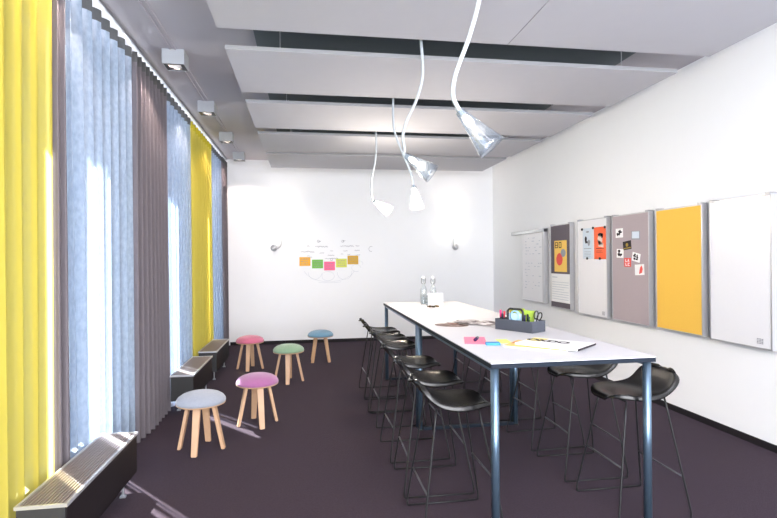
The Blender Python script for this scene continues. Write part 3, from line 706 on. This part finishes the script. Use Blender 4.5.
link('cover_patch', bx(-0.205, -0.10, -0.01, 0.13, 0.0122, 0.0126), colmat('soft_yellow_print', (240, 226, 150)), m2)
text_mesh('OKDO', 0.092, M_dk, m2, Matrix.Translation((-0.065, 0.035, 0.0132)) @ Matrix.Diagonal((1.05, 1.0, 1.0, 1.0)), 0.0045)
link('spine', bx(0.2102, 0.2125, -0.15, 0.15, 0.0, 0.012), M_dk, m2)
# prints / open brochure in the middle
def photomat(n, cols, sc):
    m = bpy.data.materials.new(n); m.use_nodes = True; nt = m.node_tree; b = nt.nodes['Principled BSDF']; b.inputs['Roughness'].default_value = 0.6; b.inputs['Specular IOR Level'].default_value = 0.15
    tc = nt.nodes.new('ShaderNodeTexCoord'); nz = nt.nodes.new('ShaderNodeTexNoise'); nz.inputs['Scale'].default_value = sc; nz.inputs['Detail'].default_value = 2
    cr = nt.nodes.new('ShaderNodeValToRGB'); cr.color_ramp.interpolation = 'EASE'
    while len(cr.color_ramp.elements) < len(cols): cr.color_ramp.elements.new(0.5)
    for i, (p, c) in enumerate(cols): cr.color_ramp.elements[i].position = p; cr.color_ramp.elements[i].color = srgb(*c)
    nt.links.new(tc.outputs['Object'], nz.inputs['Vector']); nt.links.new(nz.outputs['Fac'], cr.inputs[0]); nt.links.new(cr.outputs[0], b.inputs['Base Color'])
    return m
M_brown = photomat('brown_photo_print', [(0.35, (84, 68, 64)), (0.55, (124, 104, 98)), (0.7, (160, 144, 138))], 22)
M_mono = photomat('grey_photo_print', [(0.42, (74, 66, 68)), (0.50, (150, 142, 144)), (0.60, (214, 212, 214))], 11)
t = thing('brochure', 'open brochure with grey photo pages left of the organiser', 'brochure', (1.47, 4.46, TZ), math.radians(-42))
for s in (-1, 1):
    b = nb(); V = []
    for i in range(9):
        u = i/8; V.append([b.verts.new((s*0.215*u, yy, 0.0015+0.010*math.sin(PI*min(1, u*1.3))*(1-u)+0.002)) for yy in (-0.15, 0.15)])
    for i in range(8): b.faces.new((V[i][0], V[i+1][0], V[i+1][1], V[i][1]))
    link('page', b, M_mono, t, True)
t = thing('photo_print', 'brown and grey photo print lying at the left table edge', 'photo print', (1.235, 4.36, TZ), math.radians(-35))
b = nb(); V = [b.verts.new((x, y, z)) for z in (0.0005, 0.002) for x, y in el(0, 0, 0.15, 0.105, 20)]
b.faces.new(V[20:]); b.faces.new(V[:20][::-1])
for i in range(20): b.faces.new((V[i], V[(i+1) % 20], V[20+(i+1) % 20], V[20+i]))
link('picture', b, M_brown, t)
b = nb(); V = [b.verts.new((x, y, z)) for z in (0.0022, 0.003) for x, y in el(-0.02, 0.095, 0.05, 0.035, 14, 0.1)]
b.faces.new(V[14:]); b.faces.new(V[:14][::-1])
for i in range(14): b.faces.new((V[i], V[(i+1) % 14], V[14+(i+1) % 14], V[14+i]))
link('picture_detail', b, colmat('rust_print', (150, 96, 76)), t)
# coloured notes near the left table edge
tag(link('paper_note', bx(-0.075, 0.075, -0.16, 0.16, 0, 0.002), colmat('pink_note', (250, 138, 164)), None, loc=(1.165, 3.515, TZ), rot=(0, 0, math.radians(-16))), 'pink paper sheets under a small dark marker at the table edge', 'paper note')
tag(link('sticky_pad', bx(-0.04, 0.04, -0.085, 0.085, 0, 0.003), colmat('lime_note', (222, 232, 130)), None, loc=(1.345, 3.43, TZ), rot=(0, 0, math.radians(-8))), 'lime sticky pad beside the blue block on the table', 'sticky pad')
tag(link('sticky_pad', bx(-0.046, 0.046, -0.03, 0.03, 0, 0.016, 0.001), colmat('blue_note', (70, 140, 186)), None, loc=(1.222, 3.315, TZ), rot=(0, 0, math.radians(-10))), 'blue sticky pad block in front of the pink paper', 'sticky pad')
t = thing('marker_pen', 'short dark purple marker lying on the pink paper', 'marker pen', (1.17, 3.50, TZ+0.014), math.radians(62))
link('barrel', tube(nb(), [(-0.05, 0, 0), (0.015, 0, 0)], 0.0115, 14), colmat('purple_barrel', (60, 36, 74)), t, True)
link('cap', tube(nb(), [(0.015, 0, 0), (0.05, 0, 0)], 0.0123, 14), M_pin, t, True)
link('cap_ring', tube(nb(), [(0.012, 0, 0), (0.017, 0, 0)], 0.0128, 14), M_silver, t, True)

# bottles, glasses on the far table
def bottle(x, y, label):
    t = thing('glass_bottle', label, 'bottle', (x, y, TZ), 0, 'swing-top glass bottles')
    prof = [(0, 0.002), (0.040, 0.002), (0.043, 0.012), (0.043, 0.17), (0.038, 0.20), (0.020, 0.235), (0.0155, 0.255), (0.0155, 0.300), (0.019, 0.303), (0.019, 0.315), (0.014, 0.316)]
    link('glass', lathe(nb(), prof, 28), M_glass, t, True)
    st = link('stopper', lathe(nb(), [(0, 0.312), (0.014, 0.312), (0.022, 0.322), (0.023, 0.340), (0.015, 0.352), (0, 0.355)], 20), M_white, t, True)
    for s in (-1, 1):
        link('wire_bail', tube(nb(), smoothpath([(s*0.023, 0, 0.335), (s*0.027, 0.004, 0.30), (s*0.024, 0.008, 0.265), (0, 0.017, 0.26)], 5), 0.0028, 6), M_pin, st, True)
bottle(1.475, 6.50, 'left clear glass bottle with white swing stopper behind the glasses')
bottle(1.590, 6.46, 'right clear glass bottle with white swing stopper behind the glasses')
def glass(x, y, label):
    t = thing('drinking_glass', label, 'glass', (x, y, TZ), 0, 'drinking glasses on the far table')
    link('vessel', lathe(nb(), [(0, 0.0), (0.030, 0.0), (0.033, 0.02), (0.037, 0.13), (0.0345, 0.13), (0.031, 0.02), (0.028, 0.012), (0, 0.012)], 28), M_glass, t, True)
for (x, y, lb) in ((1.44, 6.36, 'left rear clear drinking glass in front of the bottles'), (1.53, 6.33, 'middle rear clear drinking glass in front of the bottles'), (1.62, 6.30, 'right rear clear drinking glass in front of the bottles'),
                   (1.475, 6.24, 'left front clear drinking glass of the group'), (1.57, 6.22, 'right front clear drinking glass of the group')): glass(x, y, lb)
tag(link('napkin_stack', bx(-0.09, 0.09, -0.02, 0.02, 0, 0.16, 0.004), M_paper, None, loc=(1.545, 6.15, TZ), rot=(0, 0, -0.25)), 'upright white card block between bottles and glasses', 'card')
for i, (x, y, c, lb) in enumerate(((1.445, 6.02, (90, 66, 40), 'brown wrapped sweet left of the olive one before the glasses'), (1.485, 5.985, (66, 62, 44), 'dark olive wrapped sweet between the brown and tan ones'), (1.53, 6.03, (120, 96, 60), 'tan wrapped sweet at the right of the three'))):
    t = thing('wrapped_sweet', lb, 'sweet', (x, y, TZ), i*0.9, 'sweets on the far table')
    link('sweet', lathe(nb(), [(0, -0.02), (0.010, -0.018), (0.013, 0), (0.010, 0.018), (0, 0.02)], 12, align((0, 0, 0.013), (1, 0, 0))), colmat('wrapper', c, 0.4), t, True)
    for s in (-1, 1): link('twist', lathe(nb(), [(0.003, 0), (0.012, 0.016)], 8, align((s*0.018, 0, 0.013), (s, 0, 0))), colmat('wrapper', c, 0.4), t)
